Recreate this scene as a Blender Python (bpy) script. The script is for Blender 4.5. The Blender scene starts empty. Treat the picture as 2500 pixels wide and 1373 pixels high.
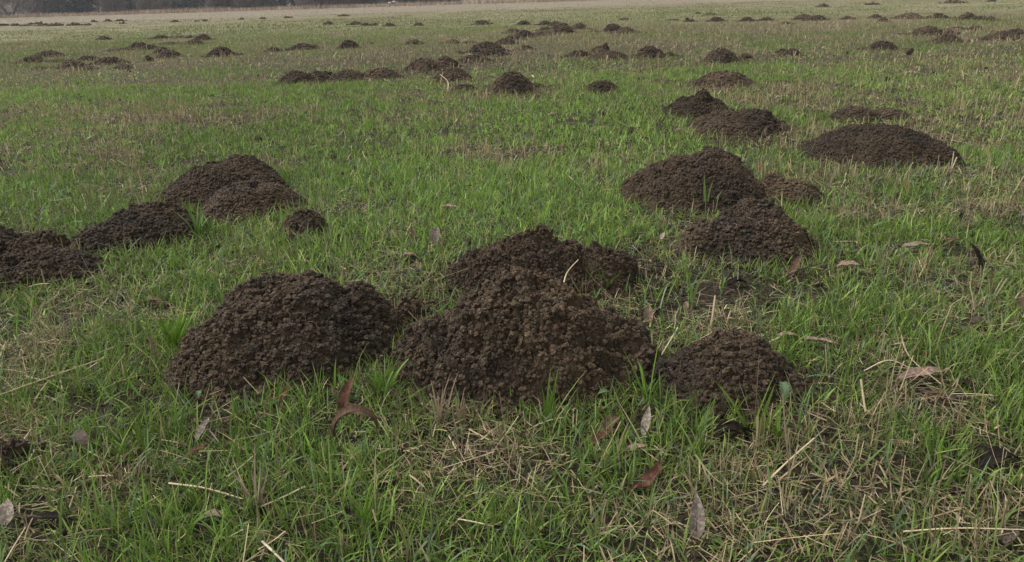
import bpy, math, random
import numpy as np
R = math.radians
rng = np.random.default_rng(11)
random.seed(5)
scene = bpy.context.scene
col = scene.collection

# ------------------------------------------------------------------ camera
IMW, IMH, FPX = 2500.0, 1373.0, 1890.0
CAMH, PITCH, ROLL = 0.90, R(20.2), R(1.7)
cp, sp, cr, sr = math.cos(PITCH), math.sin(PITCH), math.cos(ROLL), math.sin(ROLL)
r0 = np.array([1., 0, 0]); u0 = np.array([0, sp, cp]); FW = np.array([0, cp, -sp])
RT = cr*r0 - sr*u0; UP = sr*r0 + cr*u0
CAM = np.array([0., 0, CAMH])
from mathutils import Matrix
cd = bpy.data.cameras.new('camera')
cd.sensor_fit = 'HORIZONTAL'; cd.sensor_width = 36.0
cd.lens = FPX/IMW*36.0
cd.clip_start = 0.02; cd.clip_end = 3000
cam = bpy.data.objects.new('camera', cd); col.objects.link(cam)
cam.matrix_world = Matrix(((RT[0], UP[0], -FW[0], CAM[0]), (RT[1], UP[1], -FW[1], CAM[1]),
                           (RT[2], UP[2], -FW[2], CAM[2]), (0, 0, 0, 1)))
scene.camera = cam

def ray(px, py):
    return RT*((px-IMW/2)/FPX) + UP*((IMH/2-py)/FPX) + FW
def gnd(px, py):                                   # pixel -> point on the ground
    d = ray(px, py); t = -CAMH/d[2]
    return CAM + d*t
def proj(P):
    v = P-CAM; z = v@FW
    return IMW/2 + FPX*(v@RT)/z, IMH/2 - FPX*(v@UP)/z
def depth(P):
    return float((P-CAM)@FW)

# ------------------------------------------------------------------ light
SUN_EL, SUN_AZ = R(56), R(-80)
w = bpy.data.worlds.new('World'); scene.world = w; w.use_nodes = True
nt = w.node_tree; nt.nodes.clear()
sky = nt.nodes.new('ShaderNodeTexSky'); sky.sky_type = 'NISHITA'; sky.sun_disc = False
sky.sun_elevation = SUN_EL; sky.sun_rotation = SUN_AZ
sky.air_density = 1.0; sky.dust_density = 4.0; sky.ozone_density = 1.0
hs = nt.nodes.new('ShaderNodeHueSaturation'); hs.inputs['Saturation'].default_value = 0.12
bg = nt.nodes.new('ShaderNodeBackground'); bg.inputs['Strength'].default_value = 0.145
wo = nt.nodes.new('ShaderNodeOutputWorld')
nt.links.new(sky.outputs[0], hs.inputs['Color']); nt.links.new(hs.outputs[0], bg.inputs['Color'])
nt.links.new(bg.outputs[0], wo.inputs['Surface'])
sl = bpy.data.lights.new('sun', 'SUN'); sl.energy = 0.95; sl.angle = R(38); sl.color = (1, 0.96, 0.9)
so = bpy.data.objects.new('sun', sl); col.objects.link(so)
so.rotation_euler = (math.pi/2-SUN_EL, 0, math.pi-SUN_AZ)
so.location = (0, 0, 30)
scene.view_settings.view_transform = 'Standard'; scene.view_settings.look = 'None'
scene.view_settings.exposure = 0.90; scene.view_settings.gamma = 1.0
scene.cycles.max_bounces = 5; scene.cycles.diffuse_bounces = 3; scene.cycles.glossy_bounces = 1
scene.cycles.transmission_bounces = 2; scene.cycles.transparent_max_bounces = 4

# ------------------------------------------------------------------ noise
def _h(ix, iy, seed):
    n = (ix.astype(np.int64)*374761393 + iy.astype(np.int64)*668265263 + seed*1274126177) & 0x7fffffff
    n = ((n ^ (n >> 13))*1274126177) & 0x7fffffff
    n = (n ^ (n >> 16)) & 0x7fffffff
    return (n & 0xffffff)/float(0xffffff)
def vn(x, y, seed=0):
    x = np.asarray(x, float); y = np.asarray(y, float)
    ix = np.floor(x); iy = np.floor(y); fx = x-ix; fy = y-iy
    fx = fx*fx*(3-2*fx); fy = fy*fy*(3-2*fy)
    a = _h(ix, iy, seed); b = _h(ix+1, iy, seed); c = _h(ix, iy+1, seed); d = _h(ix+1, iy+1, seed)
    return (a*(1-fx)+b*fx)*(1-fy) + (c*(1-fx)+d*fx)*fy
def fbm(x, y, seed=0, oct=4, gain=.5):
    s = 0; a = 1; n = 0
    for o in range(oct):
        s = s + a*(vn(x*2**o+17.3*o, y*2**o-9.1*o, seed+o*31)-.5); n += a; a *= gain
    return s/n*2

# ------------------------------------------------------------------ mesh helpers
def mkmesh(name, V, T=None, Q=None, C=None, smooth=False):
    me = bpy.data.meshes.new(name)
    T = np.zeros((0, 3), np.int32) if T is None else np.asarray(T, np.int32)
    Q = np.zeros((0, 4), np.int32) if Q is None else np.asarray(Q, np.int32)
    V = np.asarray(V, np.float32)
    nl = len(T)*3+len(Q)*4
    me.vertices.add(len(V)); me.vertices.foreach_set('co', V.ravel())
    me.loops.add(nl); me.loops.foreach_set('vertex_index', np.concatenate([T.ravel(), Q.ravel()]))
    me.polygons.add(len(T)+len(Q))
    ls = np.concatenate([np.arange(len(T))*3, len(T)*3+np.arange(len(Q))*4]).astype(np.int32)
    me.polygons.foreach_set('loop_start', ls)
    if smooth:
        sm = np.ones(len(T)+len(Q), bool)
        if smooth == 'quads': sm[:len(T)] = False
        me.polygons.foreach_set('use_smooth', sm)
    if C is not None:
        ca = me.color_attributes.new('tint', 'FLOAT_COLOR', 'POINT')
        C4 = np.ones((len(V), 4), np.float32); C4[:, :3] = C
        ca.data.foreach_set('color', C4.ravel())
    me.update(calc_edges=True)
    return me
def obj(name, me, mat=None, parent=None, loc=(0, 0, 0)):
    o = bpy.data.objects.new(name, me); col.objects.link(o)
    if mat is not None: me.materials.append(mat)
    o.location = loc
    if parent is not None: o.parent = parent
    return o
def tag(o, label=None, cat=None, group=None, kind=None):
    if label: o['label'] = label
    if cat: o['category'] = cat
    if group: o['group'] = group
    if kind: o['kind'] = kind
    return o

# ------------------------------------------------------------------ materials
def newmat(name):
    m = bpy.data.materials.new(name); m.use_nodes = True
    t = m.node_tree; t.nodes.clear()
    return m, t, t.nodes, t.links
def tintmat(name, rough=.65, trans=.3, spec=.25, noise=0, nscale=40):
    m, t, N, L = newmat(name)
    at = N.new('ShaderNodeAttribute'); at.attribute_name = 'tint'
    csrc = at.outputs['Color']
    if noise:
        tc = N.new('ShaderNodeNewGeometry'); nz = N.new('ShaderNodeTexNoise')
        nz.inputs['Scale'].default_value = nscale; nz.inputs['Detail'].default_value = 5
        L.new(tc.outputs['Position'], nz.inputs['Vector'])
        mr = N.new('ShaderNodeMapRange'); mr.inputs[1].default_value = .3; mr.inputs[2].default_value = .7
        mr.inputs[3].default_value = 1-noise; mr.inputs[4].default_value = 1+noise
        L.new(nz.outputs[0], mr.inputs[0])
        mx = N.new('ShaderNodeVectorMath'); mx.operation = 'SCALE'
        L.new(csrc, mx.inputs[0]); L.new(mr.outputs[0], mx.inputs['Scale']); csrc = mx.outputs[0]
    p = N.new('ShaderNodeBsdfPrincipled'); p.inputs['Roughness'].default_value = rough
    p.inputs['Specular IOR Level'].default_value = spec
    L.new(csrc, p.inputs['Base Color'])
    out = N.new('ShaderNodeOutputMaterial')
    if trans:
        tr = N.new('ShaderNodeBsdfTranslucent'); L.new(csrc, tr.inputs['Color'])
        ms = N.new('ShaderNodeMixShader'); ms.inputs[0].default_value = trans
        L.new(p.outputs[0], ms.inputs[1]); L.new(tr.outputs[0], ms.inputs[2]); L.new(ms.outputs[0], out.inputs[0])
    else:
        L.new(p.outputs[0], out.inputs[0])
    return m
M_grass = tintmat('grass_blade', .55, .28, .2)
M_straw = tintmat('dead_straw', .7, .12, .2)
M_leaf = tintmat('dead_leaf', .75, .15, .12, noise=.45, nscale=230)
M_bush = tintmat('far_foliage', .8, .15, .1)
M_bark = tintmat('far_bark', .85, 0, .1)
M_root = tintmat('root_fibre', .7, 0, .2)

def soilmat():
    m, t, N, L = newmat('crumbly_soil')
    at = N.new('ShaderNodeAttribute'); at.attribute_name = 'tint'
    g = N.new('ShaderNodeNewGeometry')
    nz = N.new('ShaderNodeTexNoise'); nz.inputs['Scale'].default_value = 260; nz.inputs['Detail'].default_value = 3
    L.new(g.outputs['Position'], nz.inputs['Vector'])
    mr = N.new('ShaderNodeMapRange'); mr.inputs[1].default_value = .3; mr.inputs[2].default_value = .7
    mr.inputs[3].default_value = .65; mr.inputs[4].default_value = 1.35
    L.new(nz.outputs[0], mr.inputs[0])
    mx = N.new('ShaderNodeVectorMath'); mx.operation = 'SCALE'
    L.new(at.outputs['Color'], mx.inputs[0]); L.new(mr.outputs[0], mx.inputs['Scale'])
    p = N.new('ShaderNodeBsdfPrincipled'); p.inputs['Roughness'].default_value = .85
    p.inputs['Specular IOR Level'].default_value = .2
    L.new(mx.outputs[0], p.inputs['Base Color'])
    b = N.new('ShaderNodeBump'); b.inputs['Strength'].default_value = .9; b.inputs['Distance'].default_value = .003
    L.new(nz.outputs[0], b.inputs['Height']); L.new(b.outputs[0], p.inputs['Normal'])
    o = N.new('ShaderNodeOutputMaterial'); L.new(p.outputs[0], o.inputs[0])
    return m
M_soil = soilmat()

def groundmat():
    m, t, N, L = newmat('field_ground')
    g = N.new('ShaderNodeNewGeometry')
    def noise(s, d=4):
        n = N.new('ShaderNodeTexNoise'); n.inputs['Scale'].default_value = s; n.inputs['Detail'].default_value = d
        L.new(g.outputs['Position'], n.inputs['Vector']); return n
    def ramp(src, stops):
        r = N.new('ShaderNodeValToRGB'); e = r.color_ramp.elements
        while len(e) < len(stops): e.new(.5)
        for k, (ps, c) in enumerate(stops): e[k].position = ps; e[k].color = (*c, 1)
        L.new(src, r.inputs[0]); return r
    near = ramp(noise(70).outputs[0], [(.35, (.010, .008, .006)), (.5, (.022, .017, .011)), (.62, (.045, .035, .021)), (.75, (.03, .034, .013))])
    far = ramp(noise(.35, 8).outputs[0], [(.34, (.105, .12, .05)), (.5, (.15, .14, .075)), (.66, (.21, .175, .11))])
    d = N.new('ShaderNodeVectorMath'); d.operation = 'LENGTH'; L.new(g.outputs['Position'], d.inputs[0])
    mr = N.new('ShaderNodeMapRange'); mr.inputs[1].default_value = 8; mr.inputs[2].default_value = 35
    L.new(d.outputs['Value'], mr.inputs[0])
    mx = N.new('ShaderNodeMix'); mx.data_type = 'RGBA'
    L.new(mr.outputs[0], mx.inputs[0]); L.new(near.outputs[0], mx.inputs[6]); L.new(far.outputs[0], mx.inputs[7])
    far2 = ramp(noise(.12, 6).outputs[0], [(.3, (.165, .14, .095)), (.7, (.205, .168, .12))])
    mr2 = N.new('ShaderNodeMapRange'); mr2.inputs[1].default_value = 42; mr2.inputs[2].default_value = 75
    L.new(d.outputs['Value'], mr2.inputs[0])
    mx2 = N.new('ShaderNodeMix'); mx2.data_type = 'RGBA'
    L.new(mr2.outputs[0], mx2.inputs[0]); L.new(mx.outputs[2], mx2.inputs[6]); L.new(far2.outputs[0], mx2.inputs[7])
    p = N.new('ShaderNodeBsdfPrincipled'); p.inputs['Roughness'].default_value = .9
    p.inputs['Specular IOR Level'].default_value = .1
    L.new(mx2.outputs[2], p.inputs['Base Color'])
    b = N.new('ShaderNodeBump'); b.inputs['Strength'].default_value = .8; b.inputs['Distance'].default_value = .012
    L.new(noise(120, 5).outputs[0], b.inputs['Height']); L.new(b.outputs[0], p.inputs['Normal'])
    o = N.new('ShaderNodeOutputMaterial'); L.new(p.outputs[0], o.inputs[0])
    return m
M_ground = groundmat()
def hillmat():
    m, t, N, L = newmat('pale_hillside')
    g = N.new('ShaderNodeNewGeometry'); n = N.new('ShaderNodeTexNoise'); n.inputs['Scale'].default_value = .05
    n.inputs['Detail'].default_value = 8; L.new(g.outputs['Position'], n.inputs['Vector'])
    r = N.new('ShaderNodeValToRGB'); e = r.color_ramp.elements
    e[0].position = .35; e[0].color = (.10, .082, .06, 1); e[1].position = .65; e[1].color = (.16, .13, .098, 1)
    L.new(n.outputs[0], r.inputs[0])
    p = N.new('ShaderNodeBsdfPrincipled'); p.inputs['Roughness'].default_value = .95; L.new(r.outputs[0], p.inputs['Base Color'])
    o = N.new('ShaderNodeOutputMaterial'); L.new(p.outputs[0], o.inputs[0]); return m
M_hill = hillmat()

# ------------------------------------------------------------------ ground and hill
def sheet(name, xs, ys, zf, mat):
    X, Y = np.meshgrid(xs, ys); Z = zf(X, Y)
    V = np.stack([X.ravel(), Y.ravel(), Z.ravel()], 1)
    nx, ny = len(xs), len(ys)
    i = (np.arange(ny-1)[:, None]*nx + np.arange(nx-1)[None, :]).ravel()
    Q = np.stack([i, i+1, i+nx+1, i+nx], 1)
    return obj(name, mkmesh(name, V, Q=Q, smooth=True), mat)
def axis(lim, n):                                     # finer near the middle
    t = np.linspace(-1, 1, n); return np.sign(t)*(np.abs(t)**3)*lim
gz = lambda X, Y: np.where(np.hypot(X, Y) < 12, .006*fbm(X*3, Y*3, 3), 0)
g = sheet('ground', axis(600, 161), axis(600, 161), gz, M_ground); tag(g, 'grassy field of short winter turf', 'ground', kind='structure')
hz = lambda X, Y: (np.clip((Y-150)/260, 0, 1)**1.3)*(34+9*fbm(X/120, Y/90, 8)) - 1.0
hl = sheet('hill', np.linspace(-420, 420, 60), np.linspace(140, 560, 40), hz, M_hill); tag(hl, 'pale tan hillside rising behind the hedge', 'hill', kind='structure')

# ------------------------------------------------------------------ molehills
# each: (label, [lobes]); a lobe is (x0, x1, ytop, ybase) in photo pixels, measured and then built at its real distance
MOUND_DATA = [
 ("large rounded dark molehill at the left of the front group, with faint root hairs", [(490, 975, 668, 960), (415, 790, 752, 968), (770, 1000, 700, 870), (800, 900, 658, 690, 1, 1)]),
 ("largest and tallest crumbly molehill in the middle of the front group", [(1000, 1560, 680, 1012, .86), (1075, 1500, 690, 940, .8), (952, 1280, 772, 975), (1330, 1615, 775, 965), (1330, 1410, 662, 710, 1, 1), (1200, 1290, 690, 722, 1, 1)]),
 ("knobbly dark molehill directly behind the largest one, with a lump on its peak", [(1080, 1525, 588, 745), (1112, 1330, 645, 735), (1228, 1362, 588, 612, 1, 1), (1355, 1556, 612, 728)]),
 ("low rounded molehill at the right of the front group, beside the toothed weed leaf", [(1600, 1950, 818, 1010), (1570, 1820, 862, 992)]),
 ("small spill of dark earth bridging the gap between the two biggest front molehills", [(965, 1060, 728, 800)]),
 ("very crumbly round molehill right of centre, just in front of the broad flecked one", [(1690, 1985, 496, 655), (1652, 1820, 545, 642)]),
 ("broad long molehill right of centre flecked with root hairs, tall blades at its front", [(1515, 1885, 372, 532), (1600, 1860, 361, 500)]),
 ("small tail heap of earth at the right foot of the broad flecked molehill", [(1850, 2014, 440, 508), (1840, 1925, 425, 490)]),
 ("wide smooth dark molehill standing alone at the right, furthest right of the near ones", [(1938, 2325, 303, 418), (2220, 2345, 350, 408)]),
 ("flat scattered molehill behind the wide smooth one, half hidden by cut stubble", [(2020, 2150, 262, 302), (2110, 2215, 268, 296)]),
 ("rugged dark molehill overlapping the front of the knob-topped one at right of centre", [(1678, 1918, 272, 342), (1790, 1900, 268, 332)]),
 ("dark molehill with a small knob on top, behind the rugged one", [(1605, 1790, 238, 292), (1695, 1740, 227, 252, 1, 1)]),
 ("steep lumpy molehill with a notched top, behind the knob-topped one at right of centre", [(1690, 1838, 176, 218)]),
 ("tall dome-shaped molehill at upper centre with a short tail to its right", [(1182, 1318, 174, 234), (1270, 1340, 205, 222)]),
 ("small rounded molehill lying between the tall dome and the steep lumpy one", [(1424, 1514, 200, 229)]),
 ("low flat little molehill just left of the tall dome at upper centre", [(1095, 1166, 207, 226)]),
 ("rounded molehill behind and left of the tall dome, with a forked straw in front", [(1055, 1157, 166, 201)]),
 ("leftmost heap of the joined chain of four molehills at upper centre left", [(678, 772, 174, 206)]),
 ("second heap from the left in the joined chain of four molehills", [(738, 832, 174, 202)]),
 ("third heap from the left in the joined chain of four, long and low", [(796, 905, 172, 200)]),
 ("rightmost and highest heap of the joined chain of four molehills", [(872, 988, 168, 196)]),
 ("broad left molehill of the joined pair above the right end of the chain", [(985, 1085, 143, 176)]),
 ("right heap of the joined pair above the right end of the chain of four", [(1050, 1124, 138, 168)]),
 ("long low molehill with a thin tail, just right of the joined pair", [(1110, 1195, 136, 154), (1170, 1214, 145, 154)]),
 ("wide dark molehill forming the back of the overlapping pair at upper centre", [(1140, 1235, 104, 131)]),
 ("smaller molehill forming the front of the overlapping pair at upper centre", [(1165, 1237, 119, 138)]),
 ("small dark molehill alone right of the overlapping pair at upper centre", [(1265, 1300, 112, 122)]),
 ("nearest molehill of the dense far cluster at upper centre, at its lower left end", [(1208, 1258, 95, 109)]),
 ("narrow peaked molehill second from the lower left end of the dense cluster", [(1232, 1275, 86, 99)]),
 ("double-humped molehill in the lower middle of the dense far cluster", [(1253, 1306, 75, 93)]),
 ("rounded molehill on the upper left edge of the dense far cluster", [(1232, 1272, 71, 82)]),
 ("flat grassy molehill joining the two halves of the dense far cluster", [(1300, 1362, 77, 87)]),
 ("small rounded molehill at the left of the upper half of the dense cluster", [(1316, 1348, 67, 76)]),
 ("topmost left molehill of the dense far cluster", [(1315, 1347, 53, 62)]),
 ("molehill joined to the right side of the topmost left one in the dense cluster", [(1342, 1372, 54, 64)]),
 ("large molehill in the middle of the upper half of the dense cluster", [(1343, 1398, 57, 74)]),
 ("wide molehill at the lower front of the upper half of the dense cluster", [(1345, 1402, 66, 83)]),
 ("dark molehill at the lower right edge of the dense cluster", [(1370, 1402, 69, 81)]),
 ("rightmost flat-topped molehill of the dense far cluster", [(1394, 1434, 58, 73)]),
 ("small peaked far molehill above the overlapping pair at upper centre", [(1156, 1194, 51, 61)]),
 ("small flat-topped far molehill just left of the top of the dense cluster", [(1262, 1296, 52, 62)]),
 ("low wide molehill left of the overlapping pair at upper centre", [(1081, 1123, 98, 107)]),
 ("tiny flat scrape of earth between the low wide molehill and the overlapping pair", [(1133, 1156, 101, 106)]),
 ("small humped molehill standing alone above the joined pair at upper centre", [(990, 1031, 99, 110)]),
 ("square-topped upright molehill above the chain of four at upper centre left", [(828, 876, 99, 119)]),
 ("wide low molehill left of the square-topped one", [(705, 776, 108, 122)]),
 ("small lumpy molehill left of the wide low one at upper left", [(652, 683, 117, 127)]),
 ("big rounded molehill standing alone at upper left", [(506, 574, 116, 139)]),
 ("steep round-topped molehill, back one of the far trio at upper left", [(475, 518, 86, 100)]),
 ("gently sloping molehill, front one of the far trio at upper left", [(455, 498, 99, 110)]),
 ("tiny dark molehill, leftmost of the far trio at upper left", [(455, 473, 89, 94)]),
 ("long low molehill left of the far trio at upper left", [(373, 412, 88, 96)]),
 ("small flat molehill between the far trio and the long low molehill", [(412, 450, 89, 94)]),
 ("thin row of flat clods in front of the long low far molehill", [(388, 438, 105, 110)]),
 ("rounded molehill at the back of the overlapping heaps at upper left", [(316, 363, 105, 119)]),
 ("middle molehill of the overlapping heaps at upper left, low and wide", [(343, 394, 112, 122)]),
 ("thin flat molehill at the left foot of the overlapping heaps at upper left", [(269, 314, 119, 125)]),
 ("small molehill adjoining the biggest of the overlapping heaps at upper left", [(372, 420, 119, 133)]),
 ("biggest and nearest of the overlapping heaps at upper left", [(382, 444, 124, 142)]),
 ("small ragged molehill left of the biggest overlapping heap", [(352, 374, 137, 150)]),
 ("smooth rounded molehill, upper one of the two at the far left", [(88, 156, 125, 140)]),
 ("dark rounded molehill, lower left one of the two at the far left", [(53, 109, 140, 154)]),
 ("dark broken molehill in the left foreground of the far left group", [(145, 208, 149, 167)]),
 ("flat spill of earth at the right foot of the dark broken molehill", [(198, 238, 163, 171)]),
 ("wide low molehill behind the dark broken one at far left", [(190, 242, 138, 149)]),
 ("flat grassy molehill left behind the dark broken one at far left", [(123, 162, 146, 152)]),
 ("jagged dark molehill right of the dark broken one at far left", [(234, 303, 143, 158)]),
 ("small arched molehill below the jagged one at far left", [(280, 321, 159, 169)]),
 ("tiny low molehill, nearest to the camera in the far left group", [(82, 112, 164, 170)]),
 ("small lone molehill in the open grass above the far left group", [(239, 270, 91, 98)]),
 ("sliver of a molehill cut by the left edge of the picture", [(-70, 8, 385, 415)]),
 ("wide dark molehill cut by the left edge, nearer one of the two left heaps", [(-30, 262, 607, 705), (-90, 130, 620, 718)]),
 ("dark lumpy molehill cut by the left edge, behind the nearer left heap", [(-190, 60, 540, 655), (20, 175, 572, 640)]),
 ("low sloping molehill at the left front of the big left heaps", [(232, 525, 496, 614), (180, 345, 550, 620)]),
 ("smooth brown rounded molehill at the right front of the big left heaps", [(484, 752, 442, 545)]),
 ("tall molehill with a flat top at the back of the big left heaps", [(400, 715, 390, 512), (500, 695, 379, 480)]),
 ("small broken molehill full of straw, right of the big left heaps", [(695, 805, 512, 580)]),
 ("flat dark distant molehill touching the left edge of the picture", [(-2, 22, 59, 64)]),
 ("widest molehill of the distant row at far left", [(77, 106, 55, 60)]),
 ("low molehill just below the widest one of the distant row at far left", [(93, 126, 60, 63.5)]),
 ("flat molehill ending the first stretch of the distant row at far left", [(124, 153, 59, 64)]),
 ("dark molehill starting the second stretch of the distant row at far left", [(167, 197, 58, 63)]),
 ("tiny molehill at the right end of the distant row at far left", [(204, 219, 60, 62.5)]),
 ("tiny molehill second from the left edge in the distant row", [(31, 46, 60.5, 63.5)]),
 ("tiny flat molehill third from the left edge in the distant row", [(54, 71, 61.5, 64)]),
 ("speck of a molehill in the tan grass, leftmost of the short row", [(225, 237, 51.5, 54)]),
 ("speck of a molehill in the tan grass, second in the short row", [(256, 271, 50, 53)]),
 ("pair-like speck of a molehill in the tan grass, third in the short row", [(285, 304, 49.5, 52)]),
 ("small speck of a molehill just below the short row in the tan grass", [(296, 306, 56.5, 58.5)]),
 ("dark molehill speck where green turns tan, left of two fainter ones", [(421, 433, 51, 54.5)]),
 ("left one of two faint molehill specks where green turns tan", [(476, 485, 51, 53.2)]),
 ("right one of two faint molehill specks where green turns tan", [(496, 505, 50, 52.5)]),
 ("leftmost of three far molehill specks strung out at upper centre left", [(584, 594, 46, 48.5)]),
 ("middle one of three far molehill specks strung out at upper centre left", [(636, 649, 44, 47)]),
 ("rightmost and widest of three far molehill specks strung out at upper centre left", [(696, 711, 41, 44.5)]),
 ("small arched molehill left of the far row of five at upper centre", [(792, 813, 55, 61)]),
 ("farthest flat molehill above the far row of five at upper centre", [(829, 848, 37, 40.5)]),
 ("largest molehill of the far row of five, at its left end", [(854, 881, 55, 61.5)]),
 ("flat molehill second in the far row of five", [(884, 904, 58, 63.5)]),
 ("small flat molehill third in the far row of five", [(906, 923, 58, 62.5)]),
 ("dark molehill fourth in the far row of five", [(938, 962, 59, 65)]),
 ("molehill at the right end of the far row of five, standing apart", [(1010, 1033, 57, 63.5)]),
 ("larger left heap of the joined far pair right of the dense cluster", [(1469, 1524, 60, 79)]),
 ("lower right heap of the joined far pair, trailing off to the right", [(1502, 1552, 67, 82), (1530, 1562, 76, 81)]),
 ("tiny molehill between the dense cluster and the joined far pair", [(1440, 1458, 73, 78)]),
 ("flat molehill speck above the joined far pair", [(1516, 1535, 45.5, 49.5)]),
 ("low molehill at the left of the three touching ones at upper right of centre", [(1388, 1437, 125, 139)]),
 ("upper ring-shaped molehill of the three touching ones, with a round knob", [(1438, 1494, 114, 132), (1472, 1488, 109, 120, 1, 1)]),
 ("long lower molehill of the three touching ones at upper right of centre", [(1434, 1530, 126, 147)]),
 ("rounded molehill right of the three touching ones", [(1545, 1622, 113, 142)]),
 ("small broken heap at the right foot of the rounded molehill", [(1620, 1650, 128, 139)]),
 ("big square-shouldered molehill above the steep lumpy one, right of centre", [(1717, 1806, 121, 156)]),
 ("small dark knob joined to the right of the big square-shouldered molehill", [(1798, 1836, 131, 148)]),
 ("two-lobed small molehill right of the big square-shouldered one", [(1888, 1930, 121, 134), (1912, 1952, 118, 137)]),
 ("small black notched clod standing up in the far grass right of centre", [(1674, 1683, 44, 54), (1680, 1693, 48, 54)]),
 ("small peaked far molehill right of the black notched clod", [(1730, 1767, 44, 53.5)]),
 ("left one of two little far molehills between the peaked one and the joined twin", [(1807, 1840, 44, 53)]),
 ("right one of two little far molehills, smaller and smoother", [(1858, 1883, 43, 51)]),
 ("low flat molehill just below the two little far ones", [(1906, 1931, 54, 60)]),
 ("back left heap of the joined far twin at upper right", [(1940, 1984, 36, 49)]),
 ("front right heap of the joined far twin at upper right", [(1968, 2017, 39, 51)]),
 ("low far molehill just right of the joined twin", [(2054, 2083, 41, 48.5)]),
 ("rounded small far molehill second to the right of the joined twin", [(2120, 2152, 37.5, 46)]),
 ("small low molehill just in front of the rounded small one at upper right", [(2145, 2168, 47, 54.5)]),
 ("wide smooth far molehill at upper right, the largest left of the gap", [(2191, 2247, 34, 47)]),
 ("wide far molehill fringed by grass, right of the smooth wide one", [(2261, 2313, 35, 47)]),
 ("largest heap at the left of the long far ridge at upper right", [(2338, 2384, 34, 50)]),
 ("middle heap of the long far ridge at upper right", [(2372, 2406, 39, 50.5)]),
 ("low right end of the long far ridge at upper right", [(2398, 2431, 43, 52)]),
 ("broad dark molehill at upper right below the smooth wide ones", [(2221, 2302, 66, 87)]),
 ("flat scatter of earth at the right foot of the broad dark molehill", [(2296, 2335, 77, 85)]),
 ("peaked molehill just below the broad dark one at upper right", [(2272, 2344, 87, 106)]),
 ("thin flat molehill right behind the broad dark one", [(2313, 2357, 67.5, 75)]),
 ("thin ragged molehill right of the other thin flat one at upper right", [(2364, 2399, 66.5, 74)]),
 ("dark back heap of the pair at the right edge of the picture", [(2440, 2512, 72, 90)]),
 ("sloping front heap of the pair at the right edge of the picture", [(2406, 2482, 79, 99)]),
 ("spiky dark molehill with pale straw in front of it, alone at right", [(2116, 2192, 102, 124)]),
 ("dark little molehill alone above the joined far twin", [(1999, 2021, 12, 17.5)]),
 ("thin flat molehill alone at the top right of the joined far twin", [(2119, 2141, 9.5, 12.5)]),
 ("two-part flat molehill at the very top right of the picture", [(2308, 2328, 3, 8), (2322, 2344, 2.5, 8)]),
 ("tiny molehill touching the top edge of the picture at far right", [(2412, 2425, .5, 4.5)]),
 ("left speck of the three faint far molehills right of centre", [(1699, 1709, 31.5, 34.5)]),
 ("middle speck of the three faint far molehills right of centre", [(1722, 1739, 33.5, 36.5)]),
 ("right speck of the three faint far molehills right of centre", [(1738, 1751, 34.5, 37.5)]),
 ("faint flat molehill left of the black notched clod", [(1636, 1654, 47.5, 50.5)]),
 ("flat bare scrape of dark earth left of the steep lumpy molehill", [(1586, 1645, 194, 206)]),
 ("low trampled patch of bare earth at the lower left edge of the picture", [(-60, 95, 1085, 1165)]),
]
G_M = 'molehills scattered over the field'
ICO = None
def ico(sub):
    t = (1+5**.5)/2
    v = np.array([(-1, t, 0), (1, t, 0), (-1, -t, 0), (1, -t, 0), (0, -1, t), (0, 1, t), (0, -1, -t), (0, 1, -t), (t, 0, -1), (t, 0, 1), (-t, 0, -1), (-t, 0, 1)], float)
    f = [(0, 11, 5), (0, 5, 1), (0, 1, 7), (0, 7, 10), (0, 10, 11), (1, 5, 9), (5, 11, 4), (11, 10, 2), (10, 7, 6), (7, 1, 8),
         (3, 9, 4), (3, 4, 2), (3, 2, 6), (3, 6, 8), (3, 8, 9), (4, 9, 5), (2, 4, 11), (6, 2, 10), (8, 6, 7), (9, 8, 1)]
    v = [p/np.linalg.norm(p) for p in v]
    for _ in range(sub):
        c = {}; nf = []
        def mid(a, b):
            k = (min(a, b), max(a, b))
            if k not in c:
                p = v[a]+v[b]; v.append(p/np.linalg.norm(p)); c[k] = len(v)-1
            return c[k]
        for a, b, d in f:
            x, y, z = mid(a, b), mid(b, d), mid(d, a)
            nf += [(a, x, z), (b, y, x), (d, z, y), (x, y, z)]
        f = nf
    return np.array(v), np.array(f)
ICOS = [ico(0), ico(1)]
def clods(P, rad, sub, rg):                        # many deformed lumps of earth in one array
    bv, bf = ICOS[sub]; n = len(P); k = len(bv)
    K = 12
    tmpl = []
    for q in range(K):
        s = rg.uniform(.8, 1.2, 3)
        d = 1+rg.normal(0, .22 if sub else .22, k).clip(-.5, .6)
        a = rg.normal(size=(3, 3)); qm, _ = np.linalg.qr(a)
        tmpl.append((bv*d[:, None]*s)@qm)
    tmpl = np.array(tmpl)
    idx = rg.integers(0, K, n); an = rg.uniform(0, 2*math.pi, n)
    V = tmpl[idx]
    c, s = np.cos(an)[:, None], np.sin(an)[:, None]
    V = np.stack([V[:, :, 0]*c-V[:, :, 1]*s, V[:, :, 0]*s+V[:, :, 1]*c, V[:, :, 2]], 2)
    V = V*rad[:, None, None]+P[:, None, :]
    F = bf[None]+(np.arange(n)*k)[:, None, None]
    return V.reshape(-1, 3), F.reshape(-1, 3)

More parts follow.
